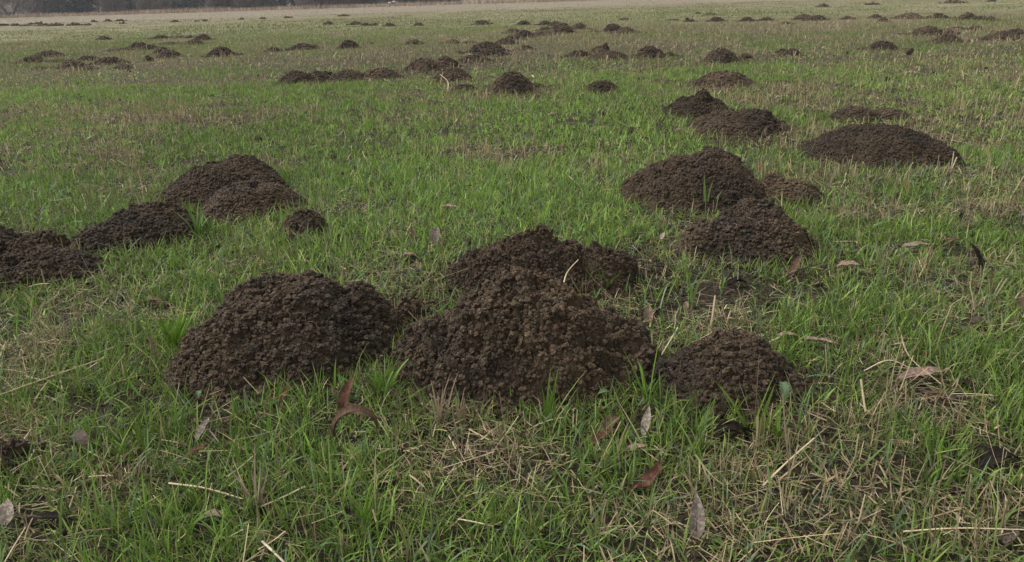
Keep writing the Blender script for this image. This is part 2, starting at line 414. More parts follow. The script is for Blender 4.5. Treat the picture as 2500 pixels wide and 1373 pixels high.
MOUNDS = []
def dome(r, pw=1.0):
    r = np.clip(r, 0, None)
    core = np.clip(1-r**2.25, 0, 1)**1.25
    return np.where(r < 1, core, -(r-1)*.6)
class Mound:
    def __init__(s, label, lobes, seed):
        s.label = label; s.seed = seed; s.L = []; s.K = []
        knobs = [l for l in lobes if len(l) == 6]; lobes = [l for l in lobes if len(l) < 6]
        for lb in lobes:
            x0, x1, yt, yb = lb[:4]; kd = lb[4] if len(lb) > 4 else 1.08
            pc = gnd((x0+x1)/2, yb); W = (x1-x0)*depth(pc)/FPX
            dr = pc[:2]/np.linalg.norm(pc[:2]); D = W*kd
            W = (x1-x0)*(depth(pc)+D*.4*cp)/FPX; D = W*kd
            while D > .45*W:                            # the hidden far foot must lie below the visible crest
                bk = pc[:2]+dr*D; yb_ = proj(np.array([bk[0], bk[1], 0.]))[1]
                if yb_ >= yt+.30*(yb-yt): break
                D *= .96
            c = pc[:2]+dr*D/2
            lo, hi = .0, W
            rr = np.linspace(-1, 1, 41)
            for _ in range(24):
                H = (lo+hi)/2; ym = 1e9
                for q in rr:
                    P = np.array([*(c+dr*q*D/2), H*float(dome(abs(q)))])
                    ym = min(ym, proj(P)[1])
                if ym > yt: lo = H
                else: hi = H
            s.L.append((c, dr, W/2, D/2, H))
        s.H = max(l[4] for l in s.L)
        s.c = s.L[0][0].copy()
        s.dist = float(np.linalg.norm(s.c))
        ex = max(max(l[2], l[3])+np.linalg.norm(l[0]-s.c) for l in s.L)*1.42
        s.ex = ex
        gx = np.linspace(-ex, ex, 70); GX, GY = np.meshgrid(gx+s.c[0], gx+s.c[1]); GX = GX.ravel(); GY = GY.ravel()
        yt = min(lb[2] for lb in lobes)+.5; ref = [l[4] for l in s.L]; lo, hi = .3, 1.6
        for _ in range(14):                           # correct for the lumps that the relief adds
            f = (lo+hi)/2; s.L = [(l[0], l[1], l[2], l[3], r_*f) for l, r_ in zip(s.L, ref)]
            Z = s.h(GX, GY); ok = Z > 0
            Pz = np.stack([GX[ok], GY[ok], Z[ok]+(.008 if s.dist < 6 else .004)], 1)-CAM
            ym = (IMH/2-FPX*(Pz@UP)/(Pz@FW)).min() if ok.any() else 1e9
            if ym > yt: lo = f
            else: hi = f
        for lb in knobs:                               # a lump sitting on the heap
            d_ = ray((lb[0]+lb[1])/2, lb[3]); pp = None
            for t in np.linspace((s.dist-ex)/FW[1]*.8, (s.dist+ex)*1.3, 500):
                q = CAM+d_*t
                if float(s.h(np.array([q[0]]), np.array([q[1]]))[0]) >= q[2]: pp = q; break
            if pp is None: continue
            w_ = (lb[1]-lb[0])*depth(pp)/FPX
            s.K.append((pp[:2]+np.array([0, w_*.25]), w_/2, (lb[3]-lb[2])*depth(pp)/FPX*.95))
        s.H = max(l[4] for l in s.L)
        s.pix = s.dist/774.0*1.0                    # metres per render pixel
    def h(s, x, y, fine=False):
        best = None
        for k, (c, dr, rx, ry, H) in enumerate(s.L):
            dx = x-c[0]; dy = y-c[1]
            u = dx*dr[1]-dy*dr[0]; v = dx*dr[0]+dy*dr[1]
            a = np.arctan2(v/ry, u/rx); r = np.hypot(u/rx, v/ry)
            sd = s.seed*7+k
            ca, sa_ = np.cos(a), np.sin(a)
            wob = .16*fbm(ca*1.3+sd, sa_*1.3+sd*.37, sd, 2, .5)*np.clip(r*1.5, 0, 1)+.07*fbm(ca*3.2+sd, sa_*4-sd, sd+1, 4, .6)*np.clip((r-.62)*3, 0, 1)
            rr = r*(1+wob)
            hh = H*dome(rr)
            cs = max(rx, ry)
            hh = hh+H*{4: .06, 9: .07, 6: .09, 1: .13}.get(s.seed, .17)*fbm(u/cs*2.6+sd, v/cs*2.6-sd, sd+5, 3)*np.clip(1.15-rr, 0, 1)
            if best is None: best = hh
            else:
                kk = .02*min(1, H/.1)+1e-4
                m_ = np.maximum(best, hh); d_ = np.abs(best-hh)
                best = m_+np.where(d_ < kk, (kk-d_)**2/(4*kk), 0)
        for c, r_, H in s.K:
            r = np.hypot(x-c[0], y-c[1])/r_*(1+.3*fbm(x/r_*1.5, y/r_*1.5, s.seed+3, 3))
            best = best+H*np.clip(1-r**2, 0, 1)
        return best

for k, (lab, lobes) in enumerate(MOUND_DATA):
    MOUNDS.append(Mound(lab, lobes, k+1))

SOIL = np.array([.043, .0315, .0215])
ROUGH = {0: .8, 1: 1.35, 2: 1.35, 3: .7, 5: 1.2, 6: .95, 8: .8, 73: .75, 74: .6, 75: .8}
def build_mound(s, k):
    rg = np.random.default_rng(1000+k)
    tone_k = {73: .85, 74: 1.2, 75: .85, 0: 1.0, 1: 1.05, 2: .88}.get(k) or .8+.45*float(_h(np.array([k]), np.array([9]), 8)[0])
    cell = max(.0032, s.pix*.75)
    n = int(min(300, max(14, 2*s.ex/cell)))
    ax = np.linspace(-s.ex, s.ex, n)
    X, Y = np.meshgrid(ax, ax)
    Z = s.h(X+s.c[0], Y+s.c[1])
    ins = np.clip(Z/(.25*s.H)+.3, 0, 1)
    px = s.pix
    near_ = s.dist < 2.6
    # lumpy crumb relief, coarser with distance only because finer is not resolvable
    rel = 0; Z0 = np.clip(Z, 0, None)
    for f, a in ((13, .016), (29, .012), (63, .009), (117, .0055)):
        if 1/f > cell*2.2:
            q = 1-np.abs(2*vn((X+.5*Z0)*f+k*3.1, (Y+1.1*Z0)*f-k*1.7, k*13+f)-1)
            rel = rel+a*(q-.5)*2
    pit = np.clip(vn(X*19+k*5.3, Y*19+k, k*17)-.64, 0, 1)*np.clip(vn(X*5+k, Y*5, k*19)-.35, 0, 1)*(.21 if s.dist < 6 else .05)
    Z = Z-pit*ins
    rough = ROUGH.get(k, .75+.5*float(_h(np.array([k]), np.array([3]), 5)[0]))*(1 if near_ else .7)
    Z = Z+rel*rough*ins*min(1, s.H/.10+.25)-.004
    lat = .009 if s.dist < 6 else .0
    X = X+lat*ins*fbm(X*38+Z*50, Y*38-Z*31, k+201, 3); Y = Y+lat*ins*fbm(X*38-Z*44, Y*38+Z*40, k+301, 3)
    V = np.stack([X.ravel(), Y.ravel(), Z.ravel()], 1)
    i = (np.arange(n-1)[:, None]*n+np.arange(n-1)[None, :]).ravel()
    Q = np.stack([i, i+1, i+n+1, i+n], 1)
    zq = V[:, 2][Q].max(1); Q = Q[zq > -.012]
    used = np.unique(Q); remap = -np.ones(len(V), int); remap[used] = np.arange(len(used))
    V = V[used]; Q = remap[Q]
    def soilc(x, y):
        q = (.5+.9*fbm(x*5+k*3.3, y*5, k+77, 5, .65)).clip(0, 1)[:, None]
        return (np.array([.029, .022, .016])*(1-q)+np.array([.068, .047, .028])*q)*tone_k
    C = soilc(V[:, 0], V[:, 1])*.85
    # lumps of earth
    T = None
    near = s.dist < 3.2; mid = s.dist < 9
    rmean = .0028 if near else max(.0036, px*.6)
    area = math.pi*s.ex**2/1.5
    N = int(min(25000 if near else 11000 if mid else 900, 1.9*area/(math.pi*rmean**2)))
    if s.dist > 45: N = min(N, 60)
    a = rg.uniform(0, 2*math.pi, N*4); rr = s.ex*np.sqrt(rg.uniform(0, 1, N*4))
    x, y = np.cos(a)*rr, np.sin(a)*rr
    e_ = max(.006, cell)
    hh = s.h(x+s.c[0], y+s.c[1]); sl_ = np.hypot(s.h(x+s.c[0]+e_, y+s.c[1])-hh, s.h(x+s.c[0], y+s.c[1]+e_)-hh)/e_
    kk = rg.uniform(0, 1, len(x)) < (np.sqrt(1+sl_**2)/2.2); x, y, hh = x[kk], y[kk], hh[kk]
    keep = (hh > 0.0) | ((hh > -.07) & (rg.uniform(0, 1, len(x)) < .30*np.exp(hh/.035)))
    x, y, hh = x[keep][:N], y[keep][:N], np.clip(hh[keep][:N], 0, None)
    rad = (rmean*np.exp(rg.normal(0, .5, len(x)))).clip(rmean*.45, rmean*(3.0 if near else 2.1))
    relz = 0
    for f, am in ((13, .016), (29, .012), (63, .009), (117, .0055)):
        if 1/f > cell*2.2:
            relz = relz+am*(1-np.abs(2*vn((x+.5*hh)*f+k*3.1, (y+1.1*hh)*f-k*1.7, k*13+f)-1)-.5)*2
    pit = np.clip(vn(x*19+k*5.3, y*19+k, k*17)-.64, 0, 1)*np.clip(vn(x*5+k, y*5, k*19)-.35, 0, 1)*(.21 if s.dist < 6 else .05)
    z = hh-pit+relz*rough*np.clip(hh/(.25*s.H)+.3, 0, 1)*min(1, s.H/.10+.25)+rad*.2-.003
    P = np.stack([x, y, z], 1)
    if s.dist < 4:                                    # bigger aggregates: balls of many crumbs
        nb_ = int(90*(s.ex/.4)**2); per = 16
        ci = rg.integers(0, len(P), nb_); R_ = rg.uniform(.006, .014, nb_)
        dv = rg.normal(size=(nb_, per, 3)); dv /= np.linalg.norm(dv, axis=2)[:, :, None]
        ag = (P[ci][:, None, :]+dv*R_[:, None, None]*rg.uniform(.5, .85, (nb_, per, 1))).reshape(-1, 3)
        P = np.concatenate([P, ag]); rad = np.concatenate([rad, np.repeat(R_, per)*rg.uniform(.28, .5, nb_*per)])
    x = P[:, 0]
    bigm = (rad > .0047) & (s.dist < 2.6)
    P = np.concatenate([P[bigm], P[~bigm]]); rad = np.concatenate([rad[bigm], rad[~bigm]]); nb = int(bigm.sum())
    cva, cfa = clods(P[:nb], rad[:nb], 1, rg); cvb, cfb = clods(P[nb:], rad[nb:], 0, rg)
    cv = np.concatenate([cva, cvb]); cf = np.concatenate([cfa, cfb+len(cva)])
    kv = np.concatenate([np.full(nb, 42), np.full(len(P)-nb, 12)])
    ct = rg.normal(1.1, .28 if near else .17, len(x)).clip(.45, 2.0)[:, None]*np.array([1, 1, 1])[None]
    ct = ct*(1+rg.normal(0, .05, (len(x), 3)))
    cc = np.repeat(soilc(P[:, 0], P[:, 1])*ct, kv, 0)
    T = cf+len(V)
    V = np.concatenate([V, cv]); C = np.concatenate([C, cc])
    o = obj('molehill', mkmesh('molehill', V, T, Q, C, smooth='quads' if s.dist < 2.8 else True), M_soil, loc=(s.c[0], s.c[1], 0))
    tag(o, s.label, 'molehill', G_M)
    if s.dist < 4.2:                                  # pale root hairs left in the soil
        nf = int(70*(s.ex/.35)**2)
        vs, qs, cs2 = [], [], []
        a = rg.uniform(0, 2*math.pi, nf*2); rr = s.ex*.75*np.sqrt(rg.uniform(0, 1, nf*2))
        fx, fy = np.cos(a)*rr, np.sin(a)*rr
        ok = s.h(fx+s.c[0], fy+s.c[1]) > .02
        b = 0
        for X0, Y0 in list(zip(fx[ok], fy[ok]))[:nf]:
            L_ = rg.uniform(.012, .05); az = rg.uniform(0, 6.28); wd = rg.uniform(.0004, .0008)
            bend = rg.normal(0, 2.5); m_ = 6
            pts = []
            xx, yy = X0, Y0
            for j in range(m_):
                zz = float(s.h(np.array([xx+s.c[0]]), np.array([yy+s.c[1]]))[0])+.0065+.004*math.sin(j/(m_-1)*math.pi)*rg.uniform(.3, 1.8)
                pts.append((xx, yy, zz)); az += bend/m_+rg.normal(0, .35)
                xx += math.cos(az)*L_/m_; yy += math.sin(az)*L_/m_
            for j, (q1, q2, q3) in enumerate(pts):
                dxp, dyp = -math.sin(az)*wd, math.cos(az)*wd
                vs += [(q1-dxp, q2-dyp, q3), (q1+dxp, q2+dyp, q3), (q1, q2, q3+wd*1.6)]
            for j in range(m_-1):
                o1, o2 = b+j*3, b+j*3+3
                qs += [(o1, o1+1, o2+1, o2), (o1+1, o1+2, o2+2, o2+1), (o1+2, o1, o2, o2+2)]
            b += m_*3
            cs2 += [np.array([.20, .135, .075])*rg.uniform(.5, 1.15)]*(m_*3)
        if vs:
            ro = obj('root_fibres', mkmesh('root_fibres', vs, Q=qs, C=np.array(cs2)), M_root, parent=o)
            ro['kind'] = 'stuff'
for k, s in enumerate(MOUNDS): build_mound(s, k)

def mound_h(x, y):
    H = np.full(len(x), -1.0)
    for s in MOUNDS:
        m = (np.abs(x-s.c[0]) < s.ex) & (np.abs(y-s.c[1]) < s.ex)
        ii = np.nonzero(m)[0]
        if len(ii): H[ii] = np.maximum(H[ii], s.h(x[ii], y[ii]))
    return H

# ------------------------------------------------------------------ where the grass is lush, strawy or flattened
def W2(px, py): return gnd(px, py)[:2]
LUSH = [(640, 330, .55, 1), (900, 400, .5, 1), (960, 480, .16, 1), (600, 710, .18, 1), (880, 240, .9, .8), (1500, 290, .8, .8), (1280, 460, .25, .9),
        (1480, 560, .2, .7), (1850, 700, .12, .8), (2200, 450, .25, .8), (2260, 560, .2, .8), (1700, 285, .3, .8), (450, 620, .14, .8),
        (740, 610, .2, .9), (330, 850, .10, .9), (1620, 500, .15, .7), (2350, 1180, .1, .6), (1660, 1090, .07, .9), (1900, 900, .06, .7), (420, 830, .06, .9), (280, 570, .15, .4), (1500, 840, .05, .3), (2100, 400, .3, .4), (60, 730, .12, .5)]
DRY = [(230, 380, .7, .9), (320, 470, .35, .9), (860, 505, .09, 1), (1100, 515, .12, 1), (1240, 385, .35, .9), (1130, 300, .4, .5), (2180, 900, .14, 1), (2150, 530, .2, .8),
       (1640, 560, .12, .5), (330, 1180, .09, .9), (1130, 1130, .09, .7), (2280, 1000, .08, .8), (60, 1120, .08, .9), (950, 130, 3, .5), (1200, 160, 1.0, .7), (2050, 150, 2.5, .35), (1700, 105, 3, .25), (2130, 290, .2, 1.), (450, 900, .1, .3), (80, 870, .15, .6), (2400, 800, .15, .6), (1750, 780, .1, .5),
       (500, 470, .1, 0), (2300, 700, .15, .4), (1900, 1250, .12, .4), (1000, 1300, .12, .5)]
def field(x, y):
    d = np.hypot(x, y)
    s = 1.0/np.clip(1+d/12, 1, 6)
    n = 1.2*fbm(x*.9*1.0, y*.9, 41, 4, .6)+1.0*fbm(x*4.5, y*4.5, 43, 3)*np.clip(1.4-d/12, 0, 1)+.8*fbm(x*.12, y*.12, 47, 4)
    v = n*1.05+.12
    for px, py, rad, a in LUSH:
        c = W2(px, py); v = v+1.0*a*np.exp(-((x-c[0])**2+(y-c[1])**2)/(rad**2))
    for px, py, rad, a in DRY:
        c = W2(px, py); v = v-1.1*a*np.exp(-((x-c[0])**2+(y-c[1])**2)/(rad**2))
    v = v-.9*np.clip((d-36)/30, 0, 1)-.08*np.clip((d-7)/6, 0, 1)-.30*np.clip(1.75-d, 0, .8)/.8
    return v                                            # >0 green, <0 dry
PS = (.52, .42, .27); DS = (.34, .25, .16)
# label, px, py, length px, azimuth, pitch, curl, fold, colour, z, width ratio, twist
LEAF_DATA = [
 ("big curled brown leaf looping over below the left front molehill", 872, 1068, 190, 12, 95, 215, 30, 'brown', .0, .2, 25),
 ("brown leaf tip standing up behind the big curled leaf", 850, 1000, 100, 70, 80, 70, 25, 'red', .0, .3, 20),
 ("pale pinkish leaf standing upright left of the big curled one", 503, 1085, 62, 55, 55, 25, 22, 'grey', .02, .42, 10),
 ("reddish brown narrow leaf under the pale upright one at lower left", 488, 1125, 66, 25, 30, 20, 25, 'red', .015, .34, 0),
 ("pale pink broad leaf at the lower left edge of the picture", 28, 1290, 68, 105, 50, 20, 20, 'pale', .02, .62, 0),
 ("crumpled purple brown leaf hump at lower left beside the bare earth", 198, 1100, 105, -35, 40, 95, 20, 'purple', .012, .4, 0),
 ("speckled grey leaf standing upright at bottom right of centre", 1697, 1310, 112, 80, 68, 25, 24, 'grey', .01, .38, 12),
 ("twisted red brown leaf with two upturned ends below the front molehills", 1585, 1195, 125, 20, -10, -110, 30, 'red', .012, .3, 20),
 ("dark curled brown leaf at the foot of the largest molehill", 1495, 1058, 80, 50, 65, 110, 25, 'brown', .01, .38, 20),
 ("rusty narrow leaf below the dark curled one at the largest molehill's foot", 1478, 1082, 90, 30, 35, 60, 25, 'red', .008, .26, 0),
 ("pale mottled leaf leaning upright between the two right front molehills", 1577, 1065, 78, 65, 55, 15, 22, 'pale', .012, .3, 5),
 ("pale flat leaf lying below the pale mottled leaning one", 1556, 1112, 58, 10, 15, 25, 12, 'tan', .018, .35, 0),
 ("black arched leaf in the grass below the right front molehill", 1790, 1070, 120, 5, 45, 90, 35, 'dark', .0, .42, 0),
 ("folded pale leaf standing like a tent between the left heaps and the centre", 1066, 602, 52, 85, 60, 35, 55, 'pale', .012, .75, 10),
 ("pale pink leaf arched over the grass left of the rear molehill", 998, 640, 40, 10, 35, 70, 20, 'pink', .02, .5, 0),
 ("reddish leaf tip standing at the right side of the largest molehill", 1582, 798, 48, 80, 75, 20, 30, 'pink', .015, .55, 0),
 ("long brown leaf leaning up right of the very crumbly round molehill", 1940, 678, 88, 50, 35, 10, 35, 'brown', .012, .28, 0),
 ("torn pale leaf right of the long brown leaning one", 2068, 668, 54, -15, 25, 30, 30, 'pink', .02, .48, 20),
 ("long flat papery brown leaf at right behind the dry patch", 2240, 615, 92, 12, 12, 30, 15, 'tan', .018, .26, 0),
 ("black humped leaf in the grass between the round molehill and the front ones", 1800, 702, 56, 5, 50, 100, 35, 'dark', .005, .5, 0),
 ("dark upright twisted leaf near the right edge", 2375, 665, 86, 110, 75, 45, 30, 'dark', .008, .3, 30),
 ("long papery beige leaf lying in the straw patch at right", 2250, 935, 150, 18, 8, 20, 20, 'pink', .02, .24, 15),
 ("narrow pinkish leaf lying right behind the right front molehill", 2000, 852, 98, -28, 8, 15, 28, 'pink', .02, .2, 0),
 ("short tan leaf between the right front molehill and the narrow pinkish leaf", 1922, 838, 52, 5, 15, 40, 18, 'tan', .02, .4, 0),
 ("small pale leaf held up by grass left of the very crumbly round molehill", 1617, 603, 26, 60, 40, 30, 20, 'pale', .035, .5, 0),
 ("small tan leaf on the peak of the rear knobbly molehill", 1368, 582, 30, 0, 12, 30, 15, 'pink', .0, .5, 0),
 ("narrow reddish curved leaf at the foot of the left front molehill", 700, 985, 56, 60, 65, 60, 25, 'red', .01, .24, 15),
 ("wide black leaf arched over the grass at the lower right edge", 2435, 1140, 150, 20, 35, 75, 30, 'dark', .004, .36, 0),
 ("long black leaf lying arched at the lower left", 122, 1285, 135, 5, 25, 55, 30, 'dark', .006, .22, 0),
 ("faded pinkish flat leaf at bottom left of centre", 528, 1275, 60, -20, 15, 25, 12, 'pink', .016, .42, 0),
 ("dark brown leaf at the right below the straw patch", 2355, 950, 62, -20, 30, 50, 25, 'dark', .006, .42, 0),
 ("long dark brown leaf under the straw patch at right", 2298, 978, 90, -20, 10, 25, 30, 'brown', .01, .2, 0),
 ("dark brown pointed leaf above the left side of the left front molehill", 378, 752, 58, -15, 30, 40, 25, 'brown', .012, .35, 0),
 ("greyish leaf just below the dark brown pointed one at left", 385, 790, 34, 10, 20, 30, 15, 'purple', .015, .5, 0),
 ("brown leaf cut by the right edge of the picture", 2490, 765, 48, 80, 50, 30, 25, 'brown', .012, .5, 0),
 ("small pale pink leaf in front of the rugged dark molehill", 1660, 327, 24, 0, 25, 50, 15, 'pink', .025, .45, 0),
 ("pale arched leaf in the grass right of the knob-topped molehill", 1905, 252, 30, 0, 30, 70, 15, 'pale', .035, .5, 0),
 ("tiny pink leaf standing between the rear and right front molehills", 1674, 768, 22, 80, 60, 20, 20, 'pink', .02, .6, 0),
 ("tan leaf lying in the open green grass at upper centre", 1350, 290, 30, 15, 20, 30, 15, 'tan', .03, .35, 0),
 ("small reddish leaf on the top of the left front molehill", 775, 672, 28, 20, 15, 30, 20, 'red', .0, .6, 0),
 ("tiny pale leaf above the left heaps near the left edge", 141, 522, 16, 0, 40, 30, 15, 'pale', .03, .7, 0),
 ("small black leaf in the grass right of the rear molehill", 1625, 672, 28, 0, 20, 60, 25, 'dark', .01, .5, 0),
 ("brown bent leaf left of the folded tent-like one", 1010, 590, 44, 100, 55, 40, 30, 'brown', .015, .3, 0),
 ("reddish leaf fragment in the straw mat above the folded tent-like leaf", 1098, 518, 48, -15, 15, 30, 20, 'pink', .02, .4, 0),
 ("dark leaf in the grass at right behind the papery brown one", 2345, 545, 34, 60, 50, 40, 25, 'dark', .01, .45, 0),
 ("dark brown leaf pair fragment near the dark upright one", 2330, 598, 44, 20, 25, 40, 25, 'brown', .012, .4, 0),
 ("small black curled leaf left of the small broken straw-filled molehill", 538, 612, 34, 5, 30, 60, 25, 'dark', .008, .5, 0),
 ("narrow dark brown leaf in the grass below the big left heaps", 585, 632, 44, -50, 30, 20, 25, 'brown', .015, .25, 0),
 ("black leaf sliver in the open grass at centre", 1145, 463, 36, 0, 20, 40, 25, 'dark', .01, .35, 0),
 ("brown leaf clump fragment at the bottom right corner", 2465, 1330, 70, 30, 35, 60, 25, 'purple', .012, .45, 0),
 ("brown leaf beside the small spill of earth at the left front molehill's right", 690, 1008, 30, 70, 50, 30, 25, 'brown', .01, .35, 0),
]
STALK_DATA = [
 ("thick pale stalk lying slantwise below the right front molehill", [(1862, 1187, .02), (1920, 1130, .03), (1988, 1070, .045)], 8, PS),
 ("pale stalk lying in the grass at bottom left of centre", [(412, 1180, .03), (500, 1192, .03), (592, 1218, .02)], 8, PS),
 ("long brown stalk running to the left edge in front of the left heaps", [(-20, 972, .03), (110, 925, .035), (262, 872, .04)], 8, DS),
 ("curved pale straw sticking up from the rear knobbly molehill", [(1374, 700, .14), (1385, 665, .16), (1412, 634, .19)], 5, PS),
 ("pale stalk lying below the front molehills at bottom centre", [(1118, 1268, .03), (1150, 1273, .03), (1204, 1285, .025)], 7, PS),
 ("long pale straw lying level at the bottom right", [(2205, 1298, .02), (2340, 1290, .03), (2510, 1294, .025)], 7, PS),
 ("short pale straw at the lower left corner", [(12, 1372, .02), (35, 1332, .03), (62, 1288, .04)], 6, PS),
 ("pale straw cut by the bottom edge left of centre", [(640, 1322, .03), (670, 1350, .03), (705, 1385, .02)], 9, (.58, .5, .38)),
 ("pale stalk pointing at the right side of the largest molehill", [(1590, 905, .02), (1625, 850, .04), (1655, 800, .05)], 7, (.45, .42, .22)),
 ("straight brown stalk standing in the grass behind the right front molehill", [(1733, 810, .0), (1740, 770, .04), (1746, 722, .08)], 9, DS),
 ("forked dry straw standing in front of the rounded molehill at upper centre", [(1093, 225, .0), (1093, 200, .08), (1075, 182, .14)], 3, PS),
 ("pale curved straw lying in the open grass at upper right", [(2042, 178, .06), (2055, 187, .02), (2072, 168, .10)], 4, PS),
 ("thin straw arching above the nearer left heap's front edge", [(72, 700, .02), (95, 694, .05), (122, 693, .05)], 4, PS),
 ("pale straw lying on the dry patch at right", [(2110, 905, .02), (2170, 880, .04), (2235, 905, .02)], 5, PS),
 ("long bent brown straw crossing the dry patch at right", [(2195, 800, .03), (2220, 870, .03), (2300, 940, .03)], 5, DS),
]
TUFT_DATA = [
 ("tall broad-bladed green tuft in front of the right front molehill", 1830, 1065, 10, 135, 9, .45, 1, (.10, .18, .03), (0.2, 1.1, 2.4)),
 ("bright green tuft leaning out beside the toothed weed leaf", 1905, 1075, 10, 115, 9, .5, 2, (.095, .165, .035)),
 ("slender green tuft in the gap between the largest and right front molehills", 1580, 985, 12, 110, 6, .3, 3, (.10, .20, .04)),
 ("tall single-bladed tuft standing left of the very crumbly round molehill", 1690, 755, 3, 150, 8, .12, 4, (.12, .21, .07)),
 ("tuft of long blades at the front of the broad flecked molehill", 1722, 520, 6, 85, 6, .35, 5, (.12, .20, .08)),
 ("overhanging green tuft between the low sloping and smooth brown left heaps", 485, 580, 26, 80, 6, .6, 6, (.09, .18, .05)),
 ("small green sprout on the saddle of the big left heaps", 458, 500, 10, 24, 3, .35, 7, (.10, .2, .04)),
 ("green tuft in the gap between the two biggest front molehills", 935, 965, 30, 95, 6, .5, 8, (.10, .19, .04)),
 ("dry straw tuft standing at the foot of the largest molehill, with cut ends", 1075, 1040, 18, 110, 5, .15, 9, (.40, .31, .19)),
 ("second dry cut straw tuft right of the first at the largest molehill's foot", 1120, 1040, 12, 85, 5, .2, 10, (.38, .29, .17)),
 ("green blade tuft against the largest molehill's front", 1335, 1030, 5, 110, 8, .2, 11, (.09, .17, .04)),
 ("dense bright green tuft at the bottom centre of the grass", 890, 1290, 26, 110, 6, .35, 12, (.10, .19, .035)),
 ("green tuft right of the rear molehill's small end lump", 1478, 715, 14, 70, 5, .45, 13, (.09, .18, .04)),
 ("very bright green tuft at the left of the left front molehill", 430, 850, 26, 100, 6, .35, 14, (.10, .2, .03)),
 ("tangled tuft of pale dry seed heads at bottom left of centre", 625, 1245, 22, 120, 5, .5, 15, (.38, .30, .18)),
]
def flat(x, y):                                         # grass pressed down round a fallen leaf
    m = np.ones(len(x))
    for (lab, px, py, lp, *_r) in LEAF_DATA:
        P = gnd(px, py); L_ = lp*depth(P)/FPX
        cx, cy = P[0]*(1-.0), P[1]-.012
        dd = np.hypot(x-cx, (y-cy))/(L_*.5)
        m = np.minimum(m, np.clip(dd**1.5, .22, 1))
    return m

def scatter(d0, d1, dens, marg=.7, half=.70, seed=0):
    rg = np.random.default_rng(seed)
    wmax = half*d1+marg
    n = int(dens*(d1-d0)*2*wmax)
    y = rg.uniform(d0, d1, n); x = rg.uniform(-wmax, wmax, n)
    k = np.abs(x) < half*y+marg
    return x[k], y[k], rg

def blades(x, y, z, az, el, bend, Ln, wd, colr, S=3, blunt=False, side=None, rg=None):
    n = len(x); P = np.zeros((n, S+1, 3)); P[:, 0] = np.stack([x, y, z], 1)
    for j in range(S):
        e = el-bend*((j+.5)/S)**1.2
        st = Ln/S
        P[:, j+1, 0] = P[:, j, 0]+np.cos(az)*np.cos(e)*st
        P[:, j+1, 1] = P[:, j, 1]+np.sin(az)*np.cos(e)*st
        P[:, j+1, 2] = np.maximum(P[:, j, 2]+np.sin(e)*st, .002)
    sa = az+math.pi/2+(rg.normal(0, .9, n) if rg is not None else 0)
    sd = np.stack([np.cos(sa), np.sin(sa), np.zeros(n)], 1)
    V = []
    for j in range(S+1):
        t = j/S
        wj = wd*(.5 if blunt else .5*(1-t)**.7*(.75+.5*min(1, t*3)))
        if j == S and not blunt: V.append(P[:, j][:, None, :])
        else: V.append(np.stack([P[:, j]-sd*wj[:, None], P[:, j]+sd*wj[:, None]], 1))
    V = np.concatenate(V, 1); k = V.shape[1]
    base = (np.arange(n)*k)[:, None]
    Q, T = [], []
    for j in range(S if blunt else S-1):
        Q.append(base+np.array([[2*j, 2*j+1, 2*j+3, 2*j+2]]))
    if not blunt: T.append(base+np.array([[2*S-2, 2*S-1, 2*S]]))
    Q = np.concatenate(Q) if Q else np.zeros((0, 4), int)
    T = np.concatenate(T) if T else np.zeros((0, 3), int)
    return V.reshape(-1, 3), T, Q, np.repeat(colr, k, 0)
def merge(parts):
    off = 0; VV, TT, QQ, CC = [], [], [], []
    for V, T, Q, C in parts:
        VV.append(V); TT.append(T+off); QQ.append(Q+off); CC.append(C); off += len(V)
    return np.concatenate(VV), np.concatenate(TT), np.concatenate(QQ), np.concatenate(CC)

GREENS = np.array([[.115, .215, .020], [.15, .25, .027], [.08, .155, .018], [.18, .24, .038], [.115, .165, .06], [.20, .235, .05]])
TANS = np.array([[.32, .245, .14], [.25, .185, .105], [.38, .31, .19], [.18, .135, .085], [.30, .26, .145], [.22, .20, .105]])
def pick(pal, rg, n, j=.18, w=None):
    c = pal[rg.choice(len(pal), n, p=w)]
    return c*np.exp(rg.normal(0, j, (n, 1)))*(1+rg.normal(0, .04, (n, 3)))
GREENS = GREENS*np.array([.93, .94, 1.25])
GW = np.array([.26, .24, .16, .14, .12, .08])

